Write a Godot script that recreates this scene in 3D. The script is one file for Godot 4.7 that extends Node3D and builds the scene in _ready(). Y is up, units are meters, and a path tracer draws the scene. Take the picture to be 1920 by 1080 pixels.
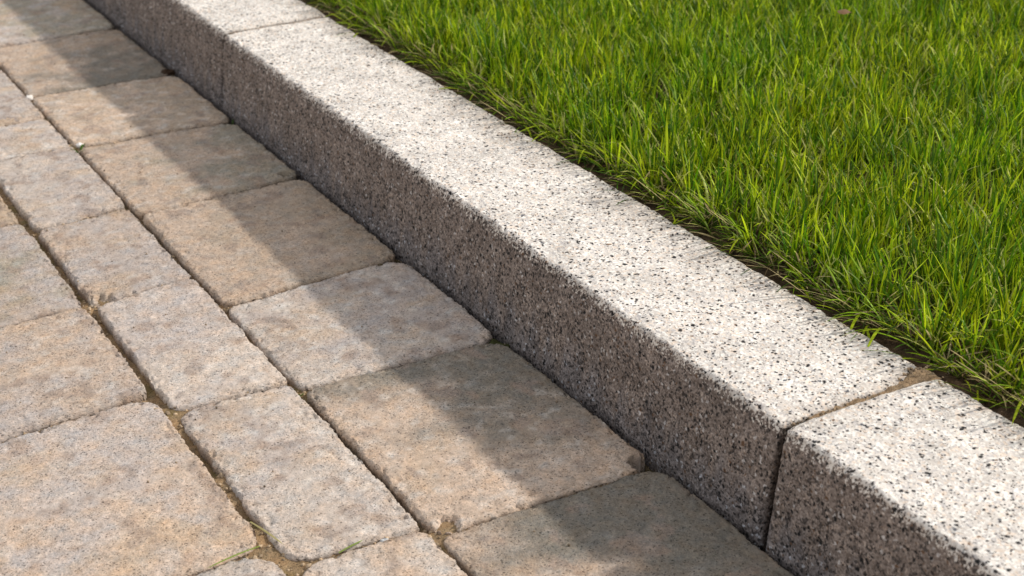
extends Node3D
# Block paving, a granite-aggregate kerb and the edge of a lawn, seen close up in low sun.
# x runs across (towards the lawn), y up, -z along the kerb away from the viewer; metres.

var rng := RandomNumberGenerator.new()
var taken := {}
var noises := {}

func nz(key: String, wave: float, oct := 1, kind := FastNoiseLite.TYPE_SIMPLEX_SMOOTH) -> FastNoiseLite:
	if not noises.has(key):
		var n := FastNoiseLite.new()
		n.noise_type = kind
		n.seed = 100 + noises.size() * 17
		n.frequency = 1.0 / wave
		n.fractal_type = FastNoiseLite.FRACTAL_FBM if oct > 1 else FastNoiseLite.FRACTAL_NONE
		n.fractal_octaves = oct
		noises[key] = n
	return noises[key]

func numbered(called: String) -> String:
	if not taken.has(called):
		taken[called] = 0
		return called
	taken[called] += 1
	return "%s_%03d" % [called, taken[called]]

func tag(o: Node, label: String, category: String, group := "", kind := "") -> void:
	o.set_meta("label", label)
	if category: o.set_meta("category", category)
	if group: o.set_meta("group", group)
	if kind: o.set_meta("kind", kind)

func base(called: String, at := Vector3.ZERO) -> Node3D:
	var o := Node3D.new()
	o.name = numbered(called)
	o.position = at
	add_child(o)
	return o

func put(called: String, m: Mesh, mat: Material, parent: Node, at := Vector3.ZERO) -> MeshInstance3D:
	var o := MeshInstance3D.new()
	o.name = called if parent != self else numbered(called)
	o.mesh = m
	o.material_override = mat
	o.position = at
	parent.add_child(o, true)
	return o

# A grid of nu x nv vertices as one smooth mesh (front side where u x v points away).
func grid_mesh(nu: int, nv: int, v: PackedVector3Array, uv: PackedVector2Array, col: PackedColorArray) -> ArrayMesh:
	var idx := PackedInt32Array()
	idx.resize((nu - 1) * (nv - 1) * 6)
	var nor := PackedVector3Array()
	nor.resize(nu * nv)
	var k := 0
	for j in nv - 1:
		for i in nu - 1:
			var a := j * nu + i
			var b := a + 1
			var c := a + nu
			var d := c + 1
			var n := (v[d] - v[a]).cross(v[c] - v[b])
			nor[a] += n
			nor[b] += n
			nor[c] += n
			nor[d] += n
			idx[k] = a
			idx[k + 1] = b
			idx[k + 2] = c
			idx[k + 3] = b
			idx[k + 4] = d
			idx[k + 5] = c
			k += 6
	for i in nor.size():
		nor[i] = -nor[i].normalized() if nor[i].length_squared() > 1e-24 else Vector3.UP
	var arr := []
	arr.resize(Mesh.ARRAY_MAX)
	arr[Mesh.ARRAY_VERTEX] = v
	arr[Mesh.ARRAY_NORMAL] = nor
	arr[Mesh.ARRAY_TEX_UV] = uv
	if col.size():
		arr[Mesh.ARRAY_COLOR] = col
	arr[Mesh.ARRAY_INDEX] = idx
	var m := ArrayMesh.new()
	m.add_surface_from_arrays(Mesh.PRIMITIVE_TRIANGLES, arr)
	return m

func bytes_of(n: FastNoiseLite, w: int, h: int, seamless := true) -> PackedByteArray:
	var im: Image = n.get_seamless_image(w, h, false, false, 0.12, false) if seamless else n.get_image(w, h, false, false, false)
	im.convert(Image.FORMAT_L8)
	return im.get_data()

func tex(w: int, h: int, data: PackedByteArray, f := Image.FORMAT_RGB8) -> ImageTexture:
	return ImageTexture.create_from_image(Image.create_from_data(w, h, false, f, data))

func pix_noise(key: String, wave: float, kind := FastNoiseLite.TYPE_SIMPLEX_SMOOTH) -> FastNoiseLite:
	var n := nz(key, wave, 1, kind)
	return n

# ------------------------------------------------------------------ materials

func stone_mat(color: Texture2D, height: Texture2D, relief_cm: float, rough: float, spec := 0.35) -> StandardMaterial3D:
	var m := StandardMaterial3D.new()
	m.albedo_texture = color
	m.vertex_color_use_as_albedo = true
	m.roughness = rough
	m.metallic_specular = spec
	m.heightmap_enabled = true
	m.heightmap_texture = height
	m.heightmap_scale = relief_cm
	return m

const GW := 2048
const GH := 512

func granite() -> StandardMaterial3D:
	# 0.9 m x 0.225 m of exposed granite aggregate: pale and grey grains, black and blue-grey specks
	var cell := nz("gcell", 4.2, 1, FastNoiseLite.TYPE_CELLULAR)
	cell.cellular_return_type = FastNoiseLite.RETURN_CELL_VALUE
	cell.cellular_jitter = 1.0
	var a := bytes_of(cell, GW, GH, false)
	var cell2 := nz("gcell2", 2.3, 1, FastNoiseLite.TYPE_CELLULAR)
	cell2.cellular_return_type = FastNoiseLite.RETURN_CELL_VALUE
	var b := bytes_of(cell2, GW, GH, false)
	var c := bytes_of(nz("gsoft", 60.0, 3), GW, GH, false)
	var rgb := PackedByteArray()
	rgb.resize(GW * GH * 3)
	var hgt := PackedByteArray()
	hgt.resize(GW * GH)
	for i in GW * GH:
		var p := a[i]
		var q := b[i]
		var s := c[i]
		# rows below the arris are the rough brownish flank, its shade painted in as darker colour; rows above it the pale worn top
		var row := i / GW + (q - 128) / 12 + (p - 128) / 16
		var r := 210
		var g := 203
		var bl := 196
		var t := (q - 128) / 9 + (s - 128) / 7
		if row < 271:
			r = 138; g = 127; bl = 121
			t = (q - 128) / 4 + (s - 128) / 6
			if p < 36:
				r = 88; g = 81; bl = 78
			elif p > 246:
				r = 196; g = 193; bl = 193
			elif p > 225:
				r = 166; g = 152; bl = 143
		elif p < 34:
			r = 194; g = 189; bl = 186
		elif p < 64:
			r = 219; g = 204; bl = 190
		elif p > 190:
			r = 230; g = 226; bl = 220
		rgb[i * 3] = clampi(r + t, 0, 255)
		rgb[i * 3 + 1] = clampi(g + t, 0, 255)
		rgb[i * 3 + 2] = clampi(bl + t, 0, 255)
		hgt[i] = clampi(120 + (p - 128) / 3 + (q - 128) / 3, 0, 255)
	rng.seed = 4
	var wob := nz("gwob", 3.0)
	var wob2 := nz("gclust", 70.0, 3)
	for k in 23000:
		var big := rng.randf()
		var rad := 1.1 + 1.9 * big * big + (1.2 if rng.randf() < 0.04 else 0.0)
		if k > 8000: rad = 0.6 + 0.75 * big * big
		var cx := rng.randf() * GW
		var cy := rng.randf() * GH
		if wob2.get_noise_2d(cx, cy) < rng.randf_range(-0.75, 0.15) - 0.25: continue
		var ang := rng.randf() * PI
		var el := rng.randf_range(0.5, 1.0)
		var ca := cos(ang)
		var sa := sin(ang)
		var tone := rng.randf()
		var dr := 16
		var dg := 16
		var db := 18
		if tone < 0.12 and cy > 270.0:
			dr = 92; dg = 94; db = 100
		elif tone < 0.18:
			dr = 110; dg = 84; db = 64
		elif tone < 0.4:
			dr = 44; dg = 40; db = 38
		var e := ceili(rad) + 1
		for y in range(int(cy) - e, int(cy) + e + 1):
			for x in range(int(cx) - e, int(cx) + e + 1):
				var ox := x + 0.5 - cx
				var oy := y + 0.5 - cy
				var u := (ox * ca + oy * sa) / rad
				var v := (oy * ca - ox * sa) / (rad * el)
				var dd := sqrt(u * u + v * v) + 0.35 * wob.get_noise_2d(x, y)
				if dd < 1.15:
					var f := clampf((1.15 - dd) / 0.4, 0.0, 1.0)
					var at := posmod(y, GH) * GW + posmod(x, GW)
					rgb[at * 3] = int(lerpf(rgb[at * 3], dr, f))
					rgb[at * 3 + 1] = int(lerpf(rgb[at * 3 + 1], dg, f))
					rgb[at * 3 + 2] = int(lerpf(rgb[at * 3 + 2], db, f))
					hgt[at] = int(lerpf(hgt[at], 70.0, f * 0.8))
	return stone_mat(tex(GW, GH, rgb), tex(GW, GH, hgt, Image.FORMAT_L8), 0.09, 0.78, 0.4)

const CW := 1024

var grain_color: Texture2D
var grain_height: Texture2D

func concrete_textures() -> void:
	# 0.26 m x 0.26 m of worn sandy concrete: sand grains, pinholes, pale flecks
	var cell := nz("ccell", 3.0, 1, FastNoiseLite.TYPE_CELLULAR)
	cell.cellular_return_type = FastNoiseLite.RETURN_CELL_VALUE
	var a := bytes_of(cell, CW, CW)
	var b := bytes_of(nz("cfine", 2.2), CW, CW)
	var c := bytes_of(nz("cmid", 16.0, 3), CW, CW)
	var d := bytes_of(nz("clow", 70.0, 3), CW, CW)
	var rgb := PackedByteArray()
	rgb.resize(CW * CW * 3)
	var hgt := PackedByteArray()
	hgt.resize(CW * CW)
	for i in CW * CW:
		var p := a[i]
		var q := b[i]
		var t := 226 + (p - 128) / 7 + (q - 128) / 10 + (c[i] - 128) / 5
		var warm := (d[i] - 128) / 12 + (4 if p > 200 else 0)
		if p < 8: t -= 50
		if p > 246: t += 16
		rgb[i * 3] = clampi(t + warm, 0, 255)
		rgb[i * 3 + 1] = clampi(t, 0, 255)
		rgb[i * 3 + 2] = clampi(t - warm - 2, 0, 255)
		hgt[i] = clampi(128 + (p - 128) / 4 + (q - 128) / 3 + (c[i] - 128) / 3, 0, 255)
	rng.seed = 9
	for k in 8500:
		var cx := rng.randi_range(0, CW - 1)
		var cy := rng.randi_range(0, CW - 1)
		var rad := 0.9 + 1.9 * pow(rng.randf(), 2.5)
		var dark := rng.randf() < 0.6
		for y in range(cy - 3, cy + 4):
			for x in range(cx - 3, cx + 4):
				var dd := Vector2(x - cx, (y - cy) * rng.randf_range(0.8, 1.4)).length() / rad
				if dd < 1.0:
					var at := posmod(y, CW) * CW + posmod(x, CW)
					var f := 0.75 * (1.0 - dd * 0.5)
					var to := 88.0 if dark else 254.0
					for z in 3:
						rgb[at * 3 + z] = int(lerpf(rgb[at * 3 + z], to, f))
					hgt[at] = int(lerpf(hgt[at], 20.0 if dark else 190.0, f))
	grain_color = tex(CW, CW, rgb)
	grain_height = tex(CW, CW, hgt, Image.FORMAT_L8)

# ------------------------------------------------------------------ pavers

func edge_steps(w: float, step: float) -> PackedFloat32Array:
	var half := PackedFloat32Array()
	for e in [0.035, 0.02, 0.012, 0.0075, 0.0045, 0.0025, 0.001]:
		half.append(-w - e)
	var ds := [0.0, 0.0004, 0.0009, 0.0015, 0.0022, 0.003, 0.004, 0.0053, 0.0068, 0.0085, 0.0103]
	for d in ds:
		half.append(-w + d)
	var from: float = -w + 0.0103
	var n := maxi(2, roundi(-from * 2.0 / step))
	for i in range(1, n):
		half.append(lerpf(from, -from, float(i) / n))
	for d in ds.size():
		half.append(w - ds[ds.size() - 1 - d])
	for e in [0.001, 0.0025, 0.0045, 0.0075, 0.012, 0.02, 0.035]:
		half.append(w + e)
	return half

# q: x left, x right, z far at left, z far at right, z near at left, z near at right
func paver_mesh(q: Array, radii: Array, c1: Color, c2: Color, lean: Vector2, bias: float, tip: Vector3, chips: Array, salt: float) -> ArrayMesh:
	var w: float = (q[1] - q[0]) / 2.0
	var h: float = (q[4] - q[2] + q[5] - q[3]) / 4.0
	var mid := Vector2((q[0] + q[1]) / 2.0, (q[2] + q[3] + q[4] + q[5]) / 4.0)
	var us := edge_steps(w, 0.0016)
	var vs := edge_steps(h, 0.0016)
	var nu := us.size()
	var nv := vs.size()
	var v := PackedVector3Array()
	var uv := PackedVector2Array()
	var col := PackedColorArray()
	v.resize(nu * nv)
	uv.resize(nu * nv)
	col.resize(nu * nv)
	var wave := nz("edge_wave", 0.03)
	var wave2 := nz("edge_wave2", 0.030)
	var fine := nz("edge_fine", 0.0055)
	var fine2 := nz("edge_fine2", 0.0036)
	var chipn := nz("chip", 0.010, 3)
	var dome := nz("dome", 0.07)
	var relief := nz("relief", 0.011, 2)
	var pit := nz("pit", 0.004)
	var blot := nz("blot", 0.075, 3)
	var warm := nz("warm", 0.085, 4)
	var bloom := nz("bloom", 0.028, 4)
	var mot := nz("mot", 0.006, 2)
	var du := Vector2(rng.randf(), rng.randf())
	var stretch := rng.randf_range(0.7, 1.45)
	var pale := rng.randf_range(0.15, 0.95)
	var warmth := rng.randf_range(0.2, 0.75)
	var tone := rng.randf_range(0.90, 1.06)
	var swing := 0.42 if c2.r < 0.3 else 0.8
	var orange := Color(0.545, 0.41, 0.30)
	var white := Color(0.74, 0.69, 0.655)
	var stain := Color(0.36, 0.275, 0.23)
	var dirt := Color(0.23, 0.165, 0.11)
	var lo := 1.0 - 0.0
	for j in nv:
		for i in nu:
			var cx := us[i]
			var cz := vs[j]
			var deep := maxf(maxf(absf(cx) - w, absf(cz) - h), 0.0)
			var px := clampf(cx, -w, w)
			var pz := clampf(cz, -h, h)
			var rad: float = radii[(0 if pz < 0.0 else 2) + (0 if px < 0.0 else 1)]
			var kx := absf(px) - (w - rad)
			var kz := absf(pz) - (h - rad)
			var d := minf(w - absf(px), h - absf(pz))
			if kx > 0.0 and kz > 0.0:
				var m := maxf(kx, kz) / maxf(Vector2(kx, kz).length(), 1e-9)
				kx *= m
				kz *= m
				d = maxf(rad - Vector2(kx, kz).length(), 0.0)
				px = signf(px) * (w - rad + kx)
				pz = signf(pz) * (h - rad + kz)
			var s := (px / w + 1.0) / 2.0
			var t := (pz / h + 1.0) / 2.0
			var x := lerpf(q[0], q[1], s)
			var z := lerpf(lerpf(q[2], q[3], s), lerpf(q[4], q[5], s), t)
			var xs := x + salt * 3.1
			var zs := z + salt * 1.7
			var ed := exp(-d / 0.006)
			var r := 0.0024 + 0.0012 * wave.get_noise_2d(zs, xs)
			var y := 0.0
			if d < r:
				y = -(r - sqrt(maxf(r * r - (r - d) * (r - d), 0.0)))
			y -= deep
			# worn, crumbled arrises
			var inward := Vector2(x - mid.x, z - mid.y)
			var side := Vector2(1, 0) if (w - absf(px)) < (h - absf(pz)) else Vector2(0, 1)
			side *= signf(inward.dot(side))
			var cut := ed * (0.0010 * wave.get_noise_2d(xs, zs) + 0.0007 * fine.get_noise_2d(xs, zs))
			cut -= ed * 0.0003
			if deep > 0.0:
				cut += 0.0007 * fine2.get_noise_2d(xs + y, zs - y)
			var jag := ed * 0.0008 * fine2.get_noise_2d(zs, xs)
			x += side.x * cut + side.y * jag
			z += side.y * cut + side.x * jag
			var ch := chipn.get_noise_2d(xs, zs)
			var band := exp(-d / 0.009)
			if deep <= 0.0:
				y += (fine2.get_noise_2d(xs, zs) * 0.0007 - 0.0002) * exp(-d / 0.004)
				y -= maxf(0.0, ch - 0.26) * band * 0.010
				y -= absf(fine.get_noise_2d(zs * 1.7, xs * 1.4)) * ed * 0.0014
				y += 0.0009 * dome.get_noise_2d(xs, zs) + 0.0004 * relief.get_noise_2d(xs, zs)
				y -= maxf(0.0, pit.get_noise_2d(xs, zs) - 0.5) * 0.0022
			for c in chips:
				var far: float = Vector2(x - c[0], z - c[1]).length() / c[2] + 0.25 * fine.get_noise_2d(xs, zs)
				if far < 1.0:
					y -= c[3] * smoothstep(1.0, 0.8, far)
			y += tip.y + tip.x * (px / w) + tip.z * (pz / h)
			v[j * nu + i] = Vector3(x - mid.x, y, z - mid.y)
			uv[j * nu + i] = Vector2(x + y * 0.6, z - y * 0.6) / 0.26 + du
			# colour: two tones, warm patches, pale bloom, mottling, grubby flanks
			var n1 := blot.get_noise_2d(xs * stretch, zs * stretch * 1.15)
			var mix := smoothstep(-0.36, 0.36, n1 * swing + lean.x * px / w * 0.5 + lean.y * pz / h * 0.5 + bias)
			var k := c1.lerp(c2, mix)
			k = k.lerp(orange, warmth * smoothstep(0.05, 0.5, warm.get_noise_2d(zs * 1.1, xs)) * (1.0 - 0.75 * mix * float(c2.r < 0.3)))
			k = k.lerp(white, pale * smoothstep(0.12, 0.5, bloom.get_noise_2d(xs * 1.2, zs * 1.4)) * (0.6 if k.r > 0.3 else 0.25))
			k = k.lerp(stain, 0.6 * smoothstep(0.22, 0.5, blot.get_noise_2d(zs * 1.7 + 9.0, xs * 1.9)))
			k *= tone * (1.0 + 0.12 * mot.get_noise_2d(xs * 0.35, zs * 0.35)) * (1.0 + 0.11 * mot.get_noise_2d(xs, zs) + 0.09 * relief.get_noise_2d(zs, xs))
			if deep > 0.0 or d < 0.003:
				k = k.lerp(dirt, clampf(0.15 + deep / 0.012, 0.0, 0.75))
			elif band > 0.3:
				k = k.lerp(Color(0.42, 0.325, 0.235), 0.5 * maxf(0.0, ch) * band)
			k.a = 1.0
			col[j * nu + i] = k
	return grid_mesh(nu, nv, v, uv, col)

# ------------------------------------------------------------------ kerb

const KX := 0.5135      # foot of the face
const KH := 0.0775
const KW := 0.640       # back

func kerb_profile() -> Array:
	# points (x, y), their outward normals and how near the front arris they are
	var pts := []
	var y := -0.045
	while y < KH - 0.0047:
		pts.append([Vector2(KX + 0.0080 * clampf(y / KH, 0, 1), y), Vector2(-1, 0.08)])
		y += 0.0035 if y < -0.006 else 0.00165
	var c := Vector2(KX + 0.0080 + 0.0045, KH - 0.0045)
	for i in 9:
		var a := PI - i * PI / 16.0
		pts.append([c + Vector2(cos(a), sin(a)) * 0.0045, Vector2(cos(a), sin(a))])
	var x := c.x + 0.0017
	while x < KW - 0.006:
		pts.append([Vector2(x, KH), Vector2(0, 1)])
		x += 0.00175
	c = Vector2(KW - 0.005, KH - 0.005)
	for i in 7:
		var a := PI / 2 - i * PI / 12.0
		pts.append([c + Vector2(cos(a), sin(a)) * 0.005, Vector2(cos(a), sin(a))])
	for yy in [0.068, 0.062, 0.054, 0.04, 0.02, 0.0, -0.045]:
		pts.append([Vector2(KW, yy), Vector2(1, 0)])
	return pts

func kerb_stone_mesh(length: float, salt: float, step: float) -> ArrayMesh:
	var pr := kerb_profile()
	var zs := PackedFloat32Array()
	for d in [0.0, 0.0, 0.0004, 0.001, 0.0018, 0.0028, 0.004, 0.0055, 0.0072]:
		zs.append(d)
	var n := roundi((length - 0.0144) / step)
	for i in range(1, n):
		zs.append(lerpf(0.0072, length - 0.0072, float(i) / n))
	for d in [0.0072, 0.0055, 0.004, 0.0028, 0.0018, 0.001, 0.0004, 0.0, 0.0]:
		zs.append(length - d)
	var nu := zs.size()
	var nv := pr.size()
	var v := PackedVector3Array()
	var uv := PackedVector2Array()
	var col := PackedColorArray()
	v.resize(nu * nv)
	uv.resize(nu * nv)
	col.resize(nu * nv)
	var n1 := nz("k1", 0.05)
	var n2 := nz("k2", 0.010, 2)
	var n3 := nz("k3", 0.0034)
	var n4 := nz("k4", 0.016, 2)
	var n5 := nz("k5", 0.09, 3)
	var arc := 0.0
	var heart := Vector2((KX + KW) / 2, 0.02)
	for j in nv:
		var p: Vector2 = pr[j][0]
		var nn: Vector2 = pr[j][1]
		if j: arc += p.distance_to(pr[j - 1][0])
		var corner := exp(-pow(p.distance_to(Vector2(KX + 0.009, KH - 0.001)) / 0.009, 2.0))
		var back := exp(-pow(p.distance_to(Vector2(KW, KH)) / 0.007, 2.0))
		var face := clampf(-nn.x, 0.0, 1.0)
		for i in nu:
			var z := zs[i]
			var gz := z + salt
			var d := minf(z, length - z)
			var rr := 0.0052 + 0.0028 * corner
			var out := 0.0
			var endcut := 0.0
			if d < rr:
				endcut = rr - sqrt(maxf(rr * rr - (rr - d) * (rr - d), 0.0))
				out -= rr - sqrt(maxf(rr * rr - (rr - d) * (rr - d), 0.0))
			var f2 := n2.get_noise_2d(gz, arc)
			var f3 := n3.get_noise_2d(gz, arc)
			out += 0.0006 * n1.get_noise_2d(gz, arc) + (0.00045 + 0.0002 * face) * f2 + (0.00032 + 0.00014 * face) * f3
			out += corner * 0.0002 * f3
			out -= corner * (0.0008 * (0.4 + n4.get_noise_2d(gz, arc)) + 0.0042 * maxf(0.0, n4.get_noise_2d(arc + 5.0, gz) - 0.26))
			out -= back * 0.0028 * maxf(0.0, n4.get_noise_2d(gz, arc + 9.0) - 0.1)
			var w := p + nn * out
			if i == 0 or i == nu - 1:
				w = heart
			v[j * nu + i] = Vector3(w.x, w.y, -z)
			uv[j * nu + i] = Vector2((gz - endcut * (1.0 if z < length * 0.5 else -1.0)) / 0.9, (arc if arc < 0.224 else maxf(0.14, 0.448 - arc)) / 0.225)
			var g := 0.97 + 0.16 * n5.get_noise_2d(gz, arc) + 0.05 * f2
			# the exposed face is browner and grubbier than the worn top, with its shade painted in
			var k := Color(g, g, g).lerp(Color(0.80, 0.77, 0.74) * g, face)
			# damp and soil stains along the back edge and by the ends
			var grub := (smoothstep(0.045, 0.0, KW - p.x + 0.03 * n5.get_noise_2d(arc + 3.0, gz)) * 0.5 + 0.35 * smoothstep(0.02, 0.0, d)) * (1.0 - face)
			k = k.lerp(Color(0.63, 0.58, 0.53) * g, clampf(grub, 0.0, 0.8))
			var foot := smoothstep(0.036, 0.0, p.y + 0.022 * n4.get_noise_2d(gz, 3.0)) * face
			k = k.lerp(Color(0.56, 0.60, 0.67) * g, foot * 0.9)  # splash dirt band, with the cool bluish shade of the foot painted in
			if d < 0.0016: k = k.lerp(Color(0.16, 0.12, 0.09), 0.7 * smoothstep(0.0016, 0.0004, d))  # joint soil on the ends, deepened to paint in the shade of the gap
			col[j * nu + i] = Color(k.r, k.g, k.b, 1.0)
	return grid_mesh(nu, nv, v, uv, col)

# ------------------------------------------------------------------ earth

func earth_mesh(x0: float, x1: float, z0: float, z1: float, step: float, height: Callable, shade: Callable, tile: float) -> ArrayMesh:
	var nu := roundi((x1 - x0) / step) + 1
	var nv := roundi((z1 - z0) / step) + 1
	var v := PackedVector3Array()
	var uv := PackedVector2Array()
	var col := PackedColorArray()
	v.resize(nu * nv)
	uv.resize(nu * nv)
	col.resize(nu * nv)
	for j in nv:
		for i in nu:
			var x := lerpf(x0, x1, float(i) / (nu - 1))
			var z := lerpf(z0, z1, float(j) / (nv - 1))
			v[j * nu + i] = Vector3(x, height.call(x, z), z)
			uv[j * nu + i] = Vector2(x, z) / tile
			col[j * nu + i] = shade.call(x, z)
	return grid_mesh(nu, nv, v, uv, col)

# ------------------------------------------------------------------ grass

# One blade: a creased, curving strip, three vertices to a row.
func blade(st: SurfaceTool, root: Vector3, yaw: float, length: float, width: float, lean: float, curl: float, low: Color, high: Color, segs := 5, twist := 0.0) -> void:
	var p := root
	var a := lean
	var rows := []
	for k in segs + 1:
		var t := float(k) / segs
		var wy := yaw + twist * t
		var dir := Vector3(sin(a) * cos(yaw), cos(a), sin(a) * sin(yaw))
		var side := Vector3(-sin(wy), 0, cos(wy))
		var up := dir.cross(side).normalized()
		var w := width * 0.5 * (0.72 + 0.5 * t - 0.25 * t * t) * (1.0 if t < 0.55 else sqrt(maxf(0.0, 1.0 - pow((t - 0.55) / 0.45, 1.7))))
		w = maxf(w, 0.00004)
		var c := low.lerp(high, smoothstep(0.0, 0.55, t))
		rows.append([p - side * w + up * w * 0.35, p, p + side * w + up * w * 0.35, c, (up + side * 0.35).normalized(), up, (up - side * 0.35).normalized()])
		p += dir * (length / segs)
		a += curl / segs
	for k in segs:
		var r: Array = rows[k]
		var s: Array = rows[k + 1]
		for h in 2:
			for e in [[r, h], [r, h + 1], [s, h], [r, h + 1], [s, h + 1], [s, h]]:
				var row: Array = e[0]
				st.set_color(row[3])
				st.set_normal(row[4 + e[1]])
				st.add_vertex(row[e[1]])

func tuft(count: int, spread: float, len0: float, len1: float, lean0: float, lean1: float, curl0: float, curl1: float, width: float, kinds: Array, segs := 5, face_yaw := INF, yaw_range := PI) -> ArrayMesh:
	var st := SurfaceTool.new()
	st.begin(Mesh.PRIMITIVE_TRIANGLES)
	for k in count:
		var kind: Array = kinds[rng.randi() % kinds.size()]
		var yaw := rng.randf() * TAU if face_yaw == INF else face_yaw + rng.randf_range(-yaw_range, yaw_range)
		var root := Vector3(rng.randf_range(-1, 1), 0, rng.randf_range(-1, 1)) * spread
		root.y = -0.004
		var g := rng.randf_range(0.6, 1.3)
		var lo: Color = kind[0]
		var hi: Color = kind[1]
		blade(st, root, yaw, rng.randf_range(len0, len1), width * rng.randf_range(0.6, 1.45), rng.randf_range(lean0, lean1), rng.randf_range(curl0, curl1), Color(lo.r * g, lo.g * g, lo.b * g), Color(hi.r * g, hi.g * g, hi.b * g), segs, rng.randf_range(-0.9, 0.9))
	return st.commit()

func scatter(parent: Node, called: String, m: Mesh, mat: Material, places: Array, tints: PackedColorArray) -> void:
	var mm := MultiMesh.new()
	mm.transform_format = MultiMesh.TRANSFORM_3D
	mm.use_colors = true
	mm.mesh = m
	mm.instance_count = places.size()
	for i in places.size():
		mm.set_instance_transform(i, places[i])
		mm.set_instance_color(i, tints[i])
	var o := MultiMeshInstance3D.new()
	o.name = called
	o.multimesh = mm
	o.material_override = mat
	o.set_meta("kind", "stuff")
	parent.add_child(o, true)

func leaf_mat(rough: float, back: float) -> StandardMaterial3D:
	var m := StandardMaterial3D.new()
	m.vertex_color_use_as_albedo = true
	m.roughness = rough
	m.metallic_specular = 0.3
	m.cull_mode = BaseMaterial3D.CULL_DISABLED
	m.backlight_enabled = true
	m.backlight = Color(back, back, back).linear_to_srgb()
	return m

func plain_mat(rough: float, spec := 0.3) -> StandardMaterial3D:
	var m := StandardMaterial3D.new()
	m.vertex_color_use_as_albedo = true
	m.roughness = rough
	m.metallic_specular = spec
	return m

# A lump of stone or soil: an icosphere-like ball pushed about by noise.
func lump(size: Vector3, salt: float, color: Color, rough := 0.35, rings := 7, segs := 10) -> ArrayMesh:
	var v := PackedVector3Array()
	var uv := PackedVector2Array()
	var col := PackedColorArray()
	var n := nz("lump", 0.8, 2)
	for j in rings + 1:
		for i in segs + 1:
			var th := PI * j / rings
			var ph := -TAU * (i % segs) / segs
			var d := Vector3(sin(th) * cos(ph), cos(th), sin(th) * sin(ph))
			var r := 1.0 + rough * n.get_noise_3d(d.x + salt, d.y, d.z)
			v.append(d * r * size)
			uv.append(Vector2(float(i) / segs, float(j) / rings))
			var g := 1.0 + 0.25 * n.get_noise_3d(d.x * 3.0, d.y * 3.0 + salt, d.z * 3.0)
			col.append(Color(color.r * g, color.g * g, color.b * g))
	return grid_mesh(segs + 1, rings + 1, v, uv, col)

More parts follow.
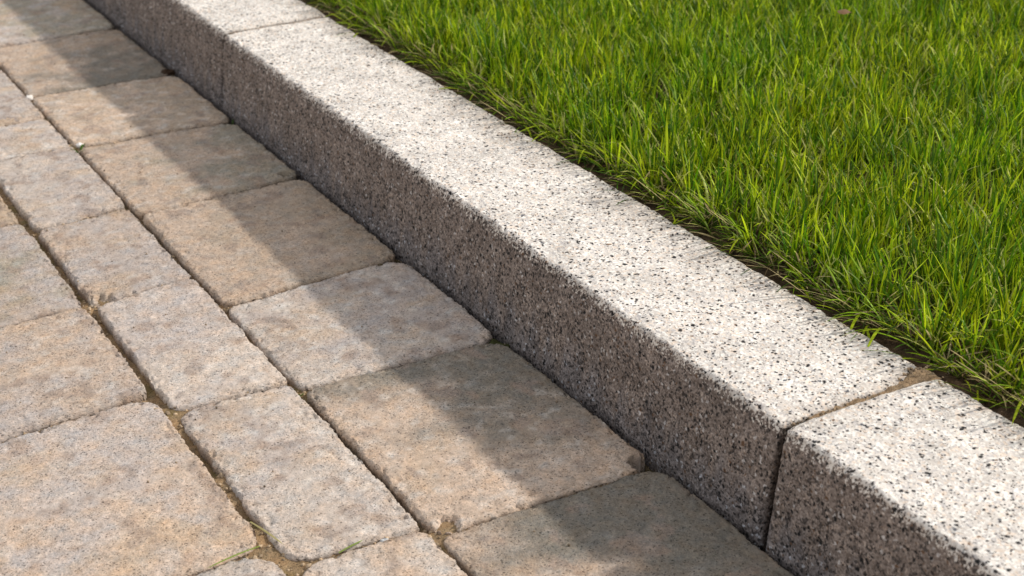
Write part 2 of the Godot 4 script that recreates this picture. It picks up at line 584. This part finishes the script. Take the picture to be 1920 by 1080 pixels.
func _ready() -> void:
	# ---------- camera, sky, sun, exposure
	var cam := Camera3D.new()
	cam.name = "camera"
	cam.basis = Basis.from_euler(Vector3(-0.45447, -0.51825, -0.011475))
	cam.position = Vector3(0, 0.55, 0)
	cam.fov = 20.607
	cam.near = 0.02
	cam.far = 1500.0
	var lens := CameraAttributesPhysical.new()
	lens.frustum_focal_length = 66.0
	lens.frustum_focus_distance = 1.09
	lens.frustum_near = 0.02
	lens.frustum_far = 1500.0
	lens.exposure_aperture = 17.0
	cam.attributes = lens
	add_child(cam)
	cam.current = true

	var we := WorldEnvironment.new()
	we.name = "world_environment"
	var env := Environment.new()
	env.background_mode = Environment.BG_SKY
	var sky := Sky.new()
	var sm := ProceduralSkyMaterial.new()
	sm.sky_top_color = Color(0.73, 0.732, 0.74)
	sm.sky_horizon_color = Color(0.80, 0.795, 0.785)
	sm.sky_curve = 0.15
	sm.ground_bottom_color = Color(0.30, 0.29, 0.26)
	sm.ground_horizon_color = Color(0.55, 0.55, 0.53)
	sky.sky_material = sm
	env.sky = sky
	env.tonemap_mode = Environment.TONE_MAPPER_LINEAR
	env.tonemap_exposure = 1.53
	env.sdfgi_enabled = true
	env.ssao_enabled = true
	env.ssil_enabled = true
	we.environment = env
	add_child(we)

	var sun := DirectionalLight3D.new()
	sun.name = "sun"
	sun.light_color = Color(1.0, 0.97, 0.925)
	sun.light_energy = 0.80
	sun.light_angular_distance = 2.5
	sun.shadow_enabled = true
	sun.look_at_from_position(Vector3.ZERO, Vector3(-1.0, -0.72, -0.24))
	add_child(sun)

	# ---------- ground
	concrete_textures()
	var gm := plain_mat(0.95)
	var far_ground := PlaneMesh.new()
	far_ground.size = Vector2(900, 900)
	var fm := StandardMaterial3D.new()
	fm.albedo_color = Color(0.19, 0.15, 0.105).linear_to_srgb()
	fm.roughness = 0.95
	var g0 := put("ground", far_ground, fm, self, Vector3(0, -0.024, 0))
	tag(g0, "brown earth under and beyond the paving and lawn", "ground", "", "structure")

	var h1 := nz("sand_lump", 0.03, 2)
	var h2 := nz("sand_fine", 0.006, 2)
	var h3 := nz("sand_long", 0.12)
	# where the sand stands higher in the joints: x, z, radius, rise
	var heaps := [[0.262, -0.925, 0.024, 0.006], [0.262, -0.745, 0.030, 0.007], [0.262, -0.83, 0.020, 0.004], [0.352, -0.708, 0.020, 0.004], [0.352, -1.07, 0.016, 0.002], [0.300, -0.723, 0.03, 0.004], [0.262, -1.12, 0.015, 0.003], [0.349, -1.47, 0.02, 0.004], [0.352, -0.92, 0.012, 0.002], [0.349, -1.6, 0.05, 0.003]]
	var sand_y := func(x: float, z: float) -> float:
		var y: float = -0.0070 + 0.0022 * h1.get_noise_2d(x, z) + 0.0010 * h2.get_noise_2d(x, z) + 0.0018 * h3.get_noise_2d(x, z)
		for hp in heaps:
			var d2: float = ((x - hp[0]) * (x - hp[0]) + (z - hp[1]) * (z - hp[1])) / (hp[2] * hp[2])
			if d2 < 4.0: y += hp[3] * exp(-d2)
		y += 0.003 * smoothstep(0.006, 0.010, minf(absf(x - 0.3493), absf(x - 0.2605)))
		y = minf(y, -0.0028 + 0.001 * h2.get_noise_2d(x, z))
		if x > 0.49: y -= 0.008 * smoothstep(0.49, 0.505, x)
		return y
	var sand_c := func(x: float, z: float) -> Color:
		var t: float = 1.0 + 0.35 * h2.get_noise_2d(x + 3.0, z) + 0.2 * h1.get_noise_2d(x, z + 2.0)
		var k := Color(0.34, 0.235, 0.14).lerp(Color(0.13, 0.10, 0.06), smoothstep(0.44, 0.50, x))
		var moss: float = smoothstep(0.15, 0.45, h1.get_noise_2d(x * 0.6 + 7.0, z * 0.6))
		k = k.lerp(Color(0.12, 0.12, 0.04), moss * 0.5)
		return Color(k.r * t, k.g * t, k.b * t)
	var sand_mat := stone_mat(grain_color, grain_height, 0.1, 0.95, 0.2)
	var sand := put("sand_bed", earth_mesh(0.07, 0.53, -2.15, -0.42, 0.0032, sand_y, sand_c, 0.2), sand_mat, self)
	tag(sand, "brown jointing sand lying in the gaps between the paving blocks", "sand", "", "structure")

	# ---------- paving blocks
	var paver_mat := stone_mat(grain_color, grain_height, 0.075, 0.85, 0.35)
	var pave := base("pavement")
	tag(pave, "tumbled tan and grey concrete block pavement beside the granite kerb", "pavement", "", "structure")
	var TAN := Color(0.585, 0.46, 0.375)
	var SAND := Color(0.615, 0.53, 0.475)
	var LILAC := Color(0.525, 0.455, 0.425)
	var CHAR := Color(0.245, 0.22, 0.19)
	var OLIVE := Color(0.40, 0.355, 0.295)
	var BROWN := Color(0.47, 0.38, 0.305)
	var RUST := Color(0.50, 0.38, 0.28)
	var a0 := 0.3506
	var a1 := 0.5092
	var b0 := 0.2633
	var b1 := 0.3480
	var c0 := 0.100
	var c1x := 0.2576
	var gp := 0.0005
	var rows := []
	#  [quad, corner radii (far left, far right, near left, near right), tone 1, tone 2, lean, bias, tilt, chips]
	var zr := [[-2.05, -2.05], [-1.842, -1.846], [-1.643, -1.635], [-1.471, -1.461], [-1.272, -1.285], [-1.066, -1.078], [-0.915, -0.911], [-0.708, -0.706], [-0.505, -0.505]]
	var lr := [
		[LILAC, OLIVE, Vector2(0.4, -0.2), 0.15, Vector3(0.0003, 0.0, 0.0004), []],
		[TAN, CHAR, Vector2(0.6, 0.6), 0.0, Vector3(-0.0004, -0.0003, 0.0005), []],
		[TAN, BROWN, Vector2(0.8, 0.0), 0.0, Vector3(0.0004, 0.0004, -0.0003), []],
		[TAN, OLIVE, Vector2(0.9, 0.2), -0.10, Vector3(0.0002, 0.0, 0.0006), [[0.497, -1.295, 0.006, 0.006]]],
		[TAN, BROWN, Vector2(0.8, 0.3), -0.05, Vector3(-0.0005, 0.0006, -0.0003), []],
		[SAND, LILAC, Vector2(0.5, -0.3), 0.05, Vector3(0.0004, -0.0004, 0.0002), []],
		[TAN, CHAR, Vector2(0.75, -0.85), -0.10, Vector3(-0.0003, 0.0003, 0.0006), [[0.5025, -0.7135, 0.0085, 0.016], [0.361, -0.716, 0.008, 0.004]]],
		[TAN, CHAR, Vector2(0.95, -0.8), 0.02, Vector3(0.0004, 0.0, -0.0002), []],
	]
	for k in lr.size():
		rows.append([[a0, a1, zr[k][0] + gp, zr[k][1] + gp, zr[k + 1][0] - gp, zr[k + 1][1] - gp], [0.010, 0.019, 0.011, 0.016]] + lr[k])
	var zq := [[-1.76, -1.76], [-1.57, -1.57], [-1.470, -1.476], [-1.290, -1.300], [-1.119, -1.131], [-0.931, -0.929], [-0.725, -0.721], [-0.52, -0.52]]
	var lq := [
		[TAN, LILAC, Vector2(0, 0), 0.0, Vector3(0, 0, 0), []],
		[TAN, RUST, Vector2(0, 0), 0.0, Vector3(0, -0.0004, 0), []],
		[LILAC, SAND, Vector2(0.2, 0.4), -0.1, Vector3(0.0003, 0.0002, 0.0003), []],
		[SAND, LILAC, Vector2(0.4, 0.2), 0.0, Vector3(0.0002, 0.0005, -0.0004), []],
		[LILAC, TAN, Vector2(-0.4, -0.2), -0.12, Vector3(-0.0004, -0.0002, 0.0005), [[0.271, -1.125, 0.012, 0.004]]],
		[LILAC, SAND, Vector2(0.0, 0.7), 0.0, Vector3(0.0003, 0.0006, 0.0), []],
		[LILAC, SAND, Vector2(0.1, 0.6), 0.08, Vector3(-0.0003, 0.0001, 0.0004), []],
		[SAND, TAN, Vector2(0, 0.3), 0.0, Vector3(0, 0.0002, 0), []],
	]
	for k in lq.size() - 1:
		rows.append([[b0, b1, zq[k][0] + gp, zq[k][1] + gp, zq[k + 1][0] - gp, zq[k + 1][1] - gp], [[0.012, 0.008, 0.010, 0.008], [0.008, 0.008, 0.010, 0.008], [0.009, 0.007, 0.012, 0.008], [0.012, 0.009, 0.008, 0.007], [0.010, 0.008, 0.013, 0.008], [0.015, 0.008, 0.018, 0.008], [0.016, 0.008, 0.011, 0.008]][k]] + lq[k + 1])
	var zs := [[-1.50, -1.50], [-1.314, -1.314], [-1.118, -1.124], [-0.950, -0.963], [-0.745, -0.749], [-0.55, -0.55]]
	var ls := [
		[RUST, BROWN, Vector2(0, 0), 0.0, Vector3(0, -0.001, 0), []],
		[OLIVE, LILAC, Vector2(0.3, 0.3), 0.02, Vector3(0.0004, 0.0, -0.0004), []],
		[TAN, LILAC, Vector2(-0.2, 0.4), -0.08, Vector3(0.0003, 0.0006, 0.0004), []],
		[LILAC, TAN, Vector2(0.2, 0.8), -0.06, Vector3(0.0, 0.0004, 0.0005), []],
		[LILAC, SAND, Vector2(0.0, 0.0), 0.0, Vector3(0.0, 0.0, 0.0), []],
	]
	for k in ls.size():
		rows.append([[c0, c1x, zs[k][0] + gp, zs[k][1] + gp, zs[k + 1][0] - gp, zs[k + 1][1] - gp], [0.012, [0.012, 0.010, 0.010, 0.019, 0.022][k], 0.012, [0.014, 0.010, 0.014, 0.021, 0.016][k]]] + ls[k])
	rng.seed = 77
	var blocks := []
	for k in rows.size():
		var r: Array = rows[k]
		var q: Array = r[0]
		for e in range(2, 6): q[e] += rng.randf_range(-0.0004, 0.0004)
		var m := paver_mesh(q, r[1], r[2], r[3], r[4], r[5], r[6], r[7], 1.0 + k * 0.37)
		blocks.append(put("paver", m, paver_mat, pave, Vector3((q[0] + q[1]) / 2.0, 0.0, (q[2] + q[3] + q[4] + q[5]) / 4.0)))
	# the same blocks again where the paving goes on beyond the frame, course by course: x, from, to, which blocks
	var runs := [
		[0.4299, -2.052, -3.1, 1, 6], [0.4299, -0.503, 0.9, 1, 6], [0.30565, -1.572, -3.1, 9, 13], [0.30565, -0.518, 0.9, 9, 13],
		[0.1788, -1.502, -3.1, 16, 18], [0.1788, -0.548, 0.9, 16, 18], [0.0555, -2.5, 0.9, 9, 13], [-0.0685, -2.45, 0.9, 16, 18],
		[-0.1918, -2.5, 0.9, 9, 13], [-0.3158, -2.45, 0.9, 16, 18],
	]
	rng.seed = 505
	for run in runs:
		var z: float = run[1]
		var way: float = signf(run[2] - run[1])
		while (run[2] - z) * way > 0.1:
			var k := rng.randi_range(run[3], run[4])
			var q: Array = rows[k][0]
			var long: float = (q[4] - q[2] + q[5] - q[3]) / 2.0 + 0.004
			var c := blocks[k].duplicate() as MeshInstance3D
			c.position = Vector3(run[0], rng.randf_range(-0.0006, 0.0004), z + way * long / 2.0)
			if rng.randf() < 0.5: c.rotation.y = PI
			pave.add_child(c, true)
			z += way * long

	# ---------- kerb
	var gran := granite()
	var kerb := base("kerb")
	tag(kerb, "pale granite aggregate kerb with black flecks between paving and lawn", "kerb", "", "structure")
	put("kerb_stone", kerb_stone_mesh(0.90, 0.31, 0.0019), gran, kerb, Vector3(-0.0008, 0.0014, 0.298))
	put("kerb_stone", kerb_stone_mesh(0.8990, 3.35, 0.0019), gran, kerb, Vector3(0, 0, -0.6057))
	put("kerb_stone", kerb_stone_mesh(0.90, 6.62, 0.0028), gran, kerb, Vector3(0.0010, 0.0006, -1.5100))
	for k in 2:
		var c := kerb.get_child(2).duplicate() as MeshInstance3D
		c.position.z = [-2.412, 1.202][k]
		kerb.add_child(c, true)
	# sand packed into the kerb joints
	var ks := base("joint_sand")
	tag(ks, "light brown sand packed in the joints across the kerb top", "sand", "", "structure")
	for j in [-0.6038, -1.5072]:
		var yy := func(x: float, z: float) -> float:
			return (0.0750 if j > -1.0 else 0.0722) + 0.0014 * h1.get_noise_2d(x * 2.0, z + 1.0) + 0.0010 * h2.get_noise_2d(x, z) - 0.004 * smoothstep(0.55, 0.535, x) * float(j > -1.0) - 0.004 * smoothstep(0.532, 0.526, x) - 0.10 * smoothstep(0.5285, 0.5265, x) + 0.0034 * smoothstep(0.6, 0.636, x) * float(j > -1.0)
		var cc := func(x: float, z: float) -> Color:
			var t: float = 1.0 + 0.4 * h2.get_noise_2d(x + 1.0, z)
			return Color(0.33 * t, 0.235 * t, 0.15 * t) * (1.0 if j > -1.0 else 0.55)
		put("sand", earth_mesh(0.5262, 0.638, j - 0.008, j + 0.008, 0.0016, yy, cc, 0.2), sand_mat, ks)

	# ---------- soil under the lawn
	var s1 := nz("soil_lump", 0.03, 3)
	var s2 := nz("soil_fine", 0.008, 2)
	var soil_y := func(x: float, z: float) -> float:
		var y: float = 0.0705 + 0.006 * smoothstep(0.650, 0.70, x) - 0.02 * smoothstep(0.641, 0.635, x) + 0.0042 * s1.get_noise_2d(x, z) + 0.0022 * s2.get_noise_2d(x, z)
		var d2: float = ((x - 0.642) * (x - 0.642) + (z + 0.606) * (z + 0.606)) / (0.016 * 0.016)
		return y + 0.007 * exp(-d2)
	var soil_c := func(x: float, z: float) -> Color:
		var t: float = 1.0 + 0.5 * s2.get_noise_2d(x, z + 5.0)
		return Color(0.105 * t, 0.070 * t, 0.046 * t)
	var soil := put("soil", earth_mesh(0.622, 1.75, -2.6, 0.1, 0.005, soil_y, soil_c, 0.2), sand_mat, self)
	tag(soil, "dark brown soil under the grass and along the back of the kerb", "soil", "", "structure")
	var lawn_ground := BoxMesh.new()
	lawn_ground.size = Vector3(40, 0.08, 80)
	var lm := StandardMaterial3D.new()
	lm.albedo_color = Color(0.05, 0.07, 0.02).linear_to_srgb()
	lm.roughness = 0.95
	var lg := put("lawn", lawn_ground, lm, self, Vector3(20.68, 0.005, -20))
	tag(lg, "level lawn ground stretching away behind the kerb", "lawn", "", "structure")

	# ---------- grass
	rng.seed = 2024
	var gmat := leaf_mat(0.42, 0.75)
	var green := [Color(0.07, 0.085, 0.02), Color(0.235, 0.385, 0.008)]  # low tones darkened: the shade between blades is put into their bases
	var lime := [Color(0.13, 0.15, 0.03), Color(0.48, 0.60, 0.018)]
	var deep := [Color(0.04, 0.05, 0.014), Color(0.075, 0.18, 0.006)]
	var straw := [Color(0.36, 0.28, 0.14), Color(0.58, 0.47, 0.25)]
	var brown := [Color(0.14, 0.09, 0.045), Color(0.22, 0.14, 0.07)]
	var pale := [Color(0.22, 0.22, 0.08), Color(0.50, 0.53, 0.14)]
	var mixes := [green, deep, lime, lime, green, deep, lime]
	var tufts := []
	for k in 5: tufts.append(tuft(6, 0.004, 0.024, 0.050, 0.02, 0.45, 0.0, 0.8, 0.00135, mixes))
	for k in 3: tufts.append(tuft(6, 0.005, 0.020, 0.042, 0.2, 0.9, 0.2, 1.4, 0.0013, mixes + [pale]))
	tufts.append(tuft(5, 0.006, 0.024, 0.04, 0.3, 1.1, 0.1, 1.0, 0.0014, [straw, pale, straw, deep]))
	for k in 3: tufts.append(tuft(2, 0.006, 0.034, 0.056, 0.1, 0.9, -0.2, 0.8, 0.0014, [lime, pale, green, pale, lime, straw], 6))
	var places := []
	var tints := []
	for k in tufts.size():
		places.append([])
		tints.append(PackedColorArray())
	var dens := nz("lawn_dens", 0.06, 2)
	var hue := nz("lawn_hue", 0.22, 2)
	var add_tuft := func(x: float, z: float, scale: float) -> void:
		var edge := smoothstep(0.648, 0.675, x)
		var dn := dens.get_noise_2d(x, z)
		if rng.randf() > 0.3 + 0.75 * edge or dn < -0.58 + rng.randf() * 0.12:
			return
		var kind := rng.randi() % 8
		if rng.randf() < 0.2: kind = 9 + rng.randi() % 3
		elif rng.randf() < 0.06 + 0.2 * (1.0 - edge): kind = 8
		elif edge < 0.7 and kind < 5: kind = 5 + rng.randi() % 3
		var size := scale * (0.86 + 0.22 * dn + rng.randf_range(-0.16, 0.2)) * (0.85 + 0.15 * edge)
		var tilt := Basis(Vector3(rng.randf_range(-1, 1), 0, rng.randf_range(-1, 1)).normalized(), rng.randf_range(0.0, 0.22))
		if edge < 1.0: tilt = Basis(Vector3(0, 0, 1), rng.randf_range(-0.3, 0.35) * (1.0 - edge)) * tilt
		var b := tilt * Basis(Vector3.UP, rng.randf() * TAU) * Basis.from_scale(Vector3(size, size, size))
		places[kind].append(Transform3D(b, Vector3(x, soil_y.call(x, z), z)))
		var hv: float = hue.get_noise_2d(x, z)
		var t := rng.randf_range(0.6, 1.28)
		tints[kind].append(Color(t * (1.0 + 0.16 * hv), t * (1.0 + 0.05 * hv), t * (1.0 - 0.1 * hv)))
	for k in 66000:
		add_tuft.call(rng.randf_range(0.658, 1.72), rng.randf_range(-2.5, -0.05), 1.0)
	for k in 120000:
		var x := rng.randf_range(0.66, 3.2)
		var z := rng.randf_range(-4.4, 1.2)
		if x < 1.7 and z > -2.5 and z < -0.05: continue
		add_tuft.call(x, z, 1.1)
	var grass := base("grass")
	tag(grass, "dense sunlit green lawn grass growing behind the kerb", "grass", "", "stuff")
	for k in tufts.size():
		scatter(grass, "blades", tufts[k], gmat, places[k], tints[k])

	# long blades and dry stalks that flop over the back of the kerb
	var edge_grass := base("edge_grass")
	tag(edge_grass, "sparse loose green and straw blades flopping over the kerb back edge", "grass", "", "stuff")
	var flop := []
	for k in 3: flop.append(tuft(3, 0.003, 0.026, 0.052, 0.3, 1.1, 0.4, 1.2, 0.0014, [green, lime, pale, green], 7, PI, 1.4))
	for k in 3: flop.append(tuft(3, 0.004, 0.022, 0.045, 0.6, 1.35, 0.1, 0.9, 0.0012, [straw, brown, pale, deep], 7, PI, 1.7))
	var fp := []
	var ft := []
	for k in flop.size():
		fp.append([])
		ft.append(PackedColorArray())
	for k in 420:
		var kind := rng.randi() % 6
		var z := rng.randf_range(-2.5, -0.1)
		var x := 0.652 + absf(rng.randfn(0.0, 0.018))
		var size := rng.randf_range(0.65, 1.15)
		fp[kind].append(Transform3D(Basis(Vector3.UP, rng.randf_range(-1.3, 1.3)) * Basis.from_scale(Vector3(size, size, size)), Vector3(x, soil_y.call(x, z) + 0.003, z)))
		var t := rng.randf_range(0.7, 1.15)
		ft[kind].append(Color(t, t, t))
	for k in 420:
		var z := rng.randf_range(-2.3, -0.2)
		var x := 0.658 + absf(rng.randfn(0.0, 0.012))
		var size := rng.randf_range(0.5, 0.95)
		var kind := 3 + rng.randi() % 3 if rng.randf() < 0.65 else rng.randi() % 3
		fp[kind].append(Transform3D(Basis(Vector3.UP, rng.randf_range(-1.3, 1.3)) * Basis.from_scale(Vector3(size, size, size)), Vector3(x, soil_y.call(x, z) + rng.randf_range(0.004, 0.010), z)))
		var t := rng.randf_range(0.8, 1.25)
		ft[kind].append(Color(t, t, t))
	for k in 800:
		var z := rng.randf_range(-2.3, -0.2)
		var x := 0.652 + absf(rng.randfn(0.0, 0.012))
		var size := rng.randf_range(0.45, 0.9)
		var kind := 3 + rng.randi() % 3
		fp[kind].append(Transform3D(Basis(Vector3.UP, rng.randf() * TAU) * Basis(Vector3(0, 0, 1), 0.35) * Basis.from_scale(Vector3(size, size, size)), Vector3(x, soil_y.call(x, z) + 0.004, z)))
		var t := rng.randf_range(0.6, 1.1)
		ft[kind].append(Color(t, t, t))
	for k in flop.size():
		scatter(edge_grass, "blades", flop[k], gmat, fp[k], ft[k])

	# ---------- small things in the joints
	small_things(leaf_mat(0.5, 0.8), plain_mat(0.8), sand_y)

func weed(at: Vector3, size: float, leaves: int, label: String, mat: Material, c: Color) -> void:
	var o := base("weed", at)
	tag(o, label, "weed", "weeds in the paving joints")
	for k in leaves:
		var st := SurfaceTool.new()
		st.begin(Mesh.PRIMITIVE_TRIANGLES)
		var g := rng.randf_range(0.7, 1.25)
		var cc := Color(c.r * g, c.g * g, c.b * g)
		blade(st, Vector3(rng.randf_range(-0.2, 0.2), 0, rng.randf_range(-0.2, 0.2)) * size, TAU * k / leaves + rng.randf_range(-0.4, 0.4), size * rng.randf_range(0.7, 1.2), size * rng.randf_range(0.18, 0.3), rng.randf_range(0.3, 1.0), rng.randf_range(0.2, 1.1), cc * 0.8, cc, 5)
		put("leaf", st.commit(), mat, o)

func small_things(leafy: Material, stony: Material, sand_y: Callable) -> void:
	rng.seed = 31
	var green := Color(0.10, 0.17, 0.03)
	weed(Vector3(0.3495, -0.004, -1.462), 0.011, 6, "small green weed beside the white pebble in the far long joint", leafy, green)
	weed(Vector3(0.3495, -0.009, -1.175), 0.006, 4, "tiny green weed alone in the middle of the long joint", leafy, green)
	weed(Vector3(0.3480, -0.006, -0.915), 0.006, 4, "tiny green weed where a short joint meets the long joint", leafy, Color(0.13, 0.20, 0.04))
	weed(Vector3(0.5095, -0.010, -1.80), 0.012, 6, "dark weed at the foot of the farthest kerb stone", leafy, Color(0.06, 0.09, 0.03))
	weed(Vector3(0.5085, -0.010, -1.462), 0.012, 5, "dark weed in the paving corner near the far kerb joint", leafy, Color(0.06, 0.10, 0.03))
	# moss in the corner by the kerb foot
	var moss := base("moss", Vector3(0.506, -0.010, -0.908))
	tag(moss, "dark green moss cushion filling a paving corner at the kerb foot", "moss")
	for k in 7:
		put("cushion", lump(Vector3(0.006, 0.0045, 0.006) * rng.randf_range(0.6, 1.2), k * 2.3, Color(0.055, 0.06, 0.02), 0.6, 9, 14), stony, moss, Vector3(rng.randf_range(-0.006, 0.004), rng.randf_range(-0.002, 0.003), rng.randf_range(-0.012, 0.014)))
	# pebbles
	var pebs := [[Vector3(0.3500, -0.0005, -1.641), 0.0040, Color(0.78, 0.74, 0.70), "white pebble wedged in the farthest part of the long joint"], [Vector3(0.3545, 0.0005, -1.470), 0.0036, Color(0.78, 0.75, 0.72), "white pebble beside the small green weed"], [Vector3(0.322, -0.003, -0.7225), 0.003, Color(0.50, 0.51, 0.52), "grey pebble in the sandy short joint near the bottom edge"]]
	for p in pebs:
		var o := put("pebble", lump(Vector3(p[1], p[1] * 0.7, p[1] * 0.85), p[1] * 999.0, p[2], 0.5, 10, 14), stony, self, p[0])
		tag(o, p[3], "pebble", "pebbles in the joints")
	# a dark crumb of soil in the chipped corner
	var crumb := put("soil_crumb", lump(Vector3(0.006, 0.004, 0.005), 5.5, Color(0.035, 0.016, 0.009), 0.9, 12, 16), stony, self, Vector3(0.5025, -0.0165, -0.7135))
	tag(crumb, "dark red brown soil crumb in the chipped paver corner by the kerb", "soil")
	var crumb2 := put("soil_crumb", lump(Vector3(0.007, 0.004, 0.006), 8.5, Color(0.05, 0.03, 0.018), 0.9, 12, 16), stony, self, Vector3(0.503, -0.001, -1.645))
	tag(crumb2, "brown soil crumb against the kerb foot near its far joint", "soil")
	# fallen grass blades in the sandy joint
	var stems := [[Vector3(0.2585, 0.0012, -0.778), 1.35, 0.035, "pale dry grass blade lying along the sandy joint"], [Vector3(0.2535, 0.0022, -0.750), 2.95, 0.036, "green grass blade lying along the short joint at bottom"], [Vector3(0.292, 0.0005, -0.722), -0.2, 0.018, "short green grass blade on the wide patch of sand"]]
	for s in stems:
		var st := SurfaceTool.new()
		st.begin(Mesh.PRIMITIVE_TRIANGLES)
		var c := Color(0.42, 0.38, 0.17) if s[1] == 1.35 else Color(0.25, 0.34, 0.07)
		blade(st, Vector3.ZERO, s[1], s[2], 0.0016, 1.45, 0.2, c, c, 8, 0.4)
		var o := put("grass_blade", st.commit(), leafy, self, s[0])
		tag(o, s[3], "grass blade", "fallen grass blades")
	# a brown leaf in the lawn
	var lf := SurfaceTool.new()
	lf.begin(Mesh.PRIMITIVE_TRIANGLES)
	blade(lf, Vector3.ZERO, 2.6, 0.030, 0.014, 1.0, 0.9, Color(0.16, 0.09, 0.045), Color(0.26, 0.15, 0.08), 8, 0.5)
	var leaf := put("dead_leaf", lf.commit(), leafy, self, Vector3(1.035, 0.110, -1.145))
	tag(leaf, "curled brown dead leaf caught in the grass near the top", "leaf")
	# loose grit on the sand
	var grit := base("grit")
	tag(grit, "small loose grit and crumbs lying in the paving joints", "grit", "", "stuff")
	for kind in 2:
		var places := []
		var tints := PackedColorArray()
		for k in 900:
			var z := rng.randf_range(-2.0, -0.5)
			var x: float = [0.3495, 0.2605, 0.509][rng.randi() % 3] + rng.randf_range(-0.006, 0.006)
			if rng.randf() < 0.35:
				x = rng.randf_range(0.12, 0.50)
				var list := [-1.64, -1.466, -1.278, -1.072, -0.913, -0.707] if x > 0.35 else [-1.473, -1.295, -1.125, -0.930, -0.723] if x > 0.26 else [-1.122, -0.958, -0.748]
				z = list[rng.randi() % list.size()] + rng.randf_range(-0.004, 0.004)
			var s := rng.randf_range(0.0005, 0.0014) * (1.6 if rng.randf() < 0.08 else 1.0)
			places.append(Transform3D(Basis.from_euler(Vector3(rng.randf() * 6.0, rng.randf() * 6.0, 0)) * Basis.from_scale(Vector3(s, s * 0.7, s)), Vector3(x, sand_y.call(x, z) + s * 0.3, z)))
			var t := rng.randf_range(0.5, 1.5)
			tints.append(Color(0.36 * t, 0.27 * t, 0.18 * t))
		for j in 150:
			var z: float = [-0.6045, -1.5068][j % 2] + rng.randf_range(-0.0025, 0.0025)
			var x := rng.randf_range(0.531, 0.636)
			if j > 90 and j % 2 == 0:
				x = 0.632 + rng.randfn(0.0, 0.007)
				z = -0.605 + rng.randfn(0.0, 0.010)
			var s := rng.randf_range(0.0004, 0.0012)
			places.append(Transform3D(Basis.from_euler(Vector3(rng.randf() * 6.0, rng.randf() * 6.0, 0)) * Basis.from_scale(Vector3(s, s * 0.7, s)), Vector3(x, (0.0745 if absf(z + 0.6045) < 0.003 or z < -1.0 else 0.0776) + s * 0.3, z)))
			var t := rng.randf_range(0.4, 1.3)
			tints.append(Color(0.30 * t, 0.22 * t, 0.145 * t))
		for j in 260:
			var z := rng.randf_range(-2.0, -0.45)
			var x := rng.randf_range(0.12, 0.505)
			if j > 120: x = 0.5095 - absf(rng.randfn(0.0, 0.006))
			var s := rng.randf_range(0.0003, 0.0009)
			places.append(Transform3D(Basis.from_euler(Vector3(rng.randf() * 6.0, rng.randf() * 6.0, 0)) * Basis.from_scale(Vector3(s, s * 0.7, s)), Vector3(x, 0.0004 if x < 0.495 else -0.002, z)))
			var t := rng.randf_range(0.4, 1.3)
			tints.append(Color(0.26 * t, 0.20 * t, 0.14 * t))
		for j in 300:
			var z := rng.randf_range(-1.9, -0.3)
			var x := 0.636 - absf(rng.randfn(0.0, 0.010))
			var s := rng.randf_range(0.0003, 0.0008)
			places.append(Transform3D(Basis.from_euler(Vector3(rng.randf() * 6.0, rng.randf() * 6.0, 0)) * Basis.from_scale(Vector3(s, s * 0.7, s)), Vector3(x, 0.0774 + s * 0.3, z)))
			var t := rng.randf_range(0.5, 1.3)
			tints.append(Color(0.12 * t, 0.085 * t, 0.06 * t))
		scatter(grit, "grains", lump(Vector3.ONE, kind * 3.3, Color.WHITE, 0.8, 5, 7), stony, places, tints)
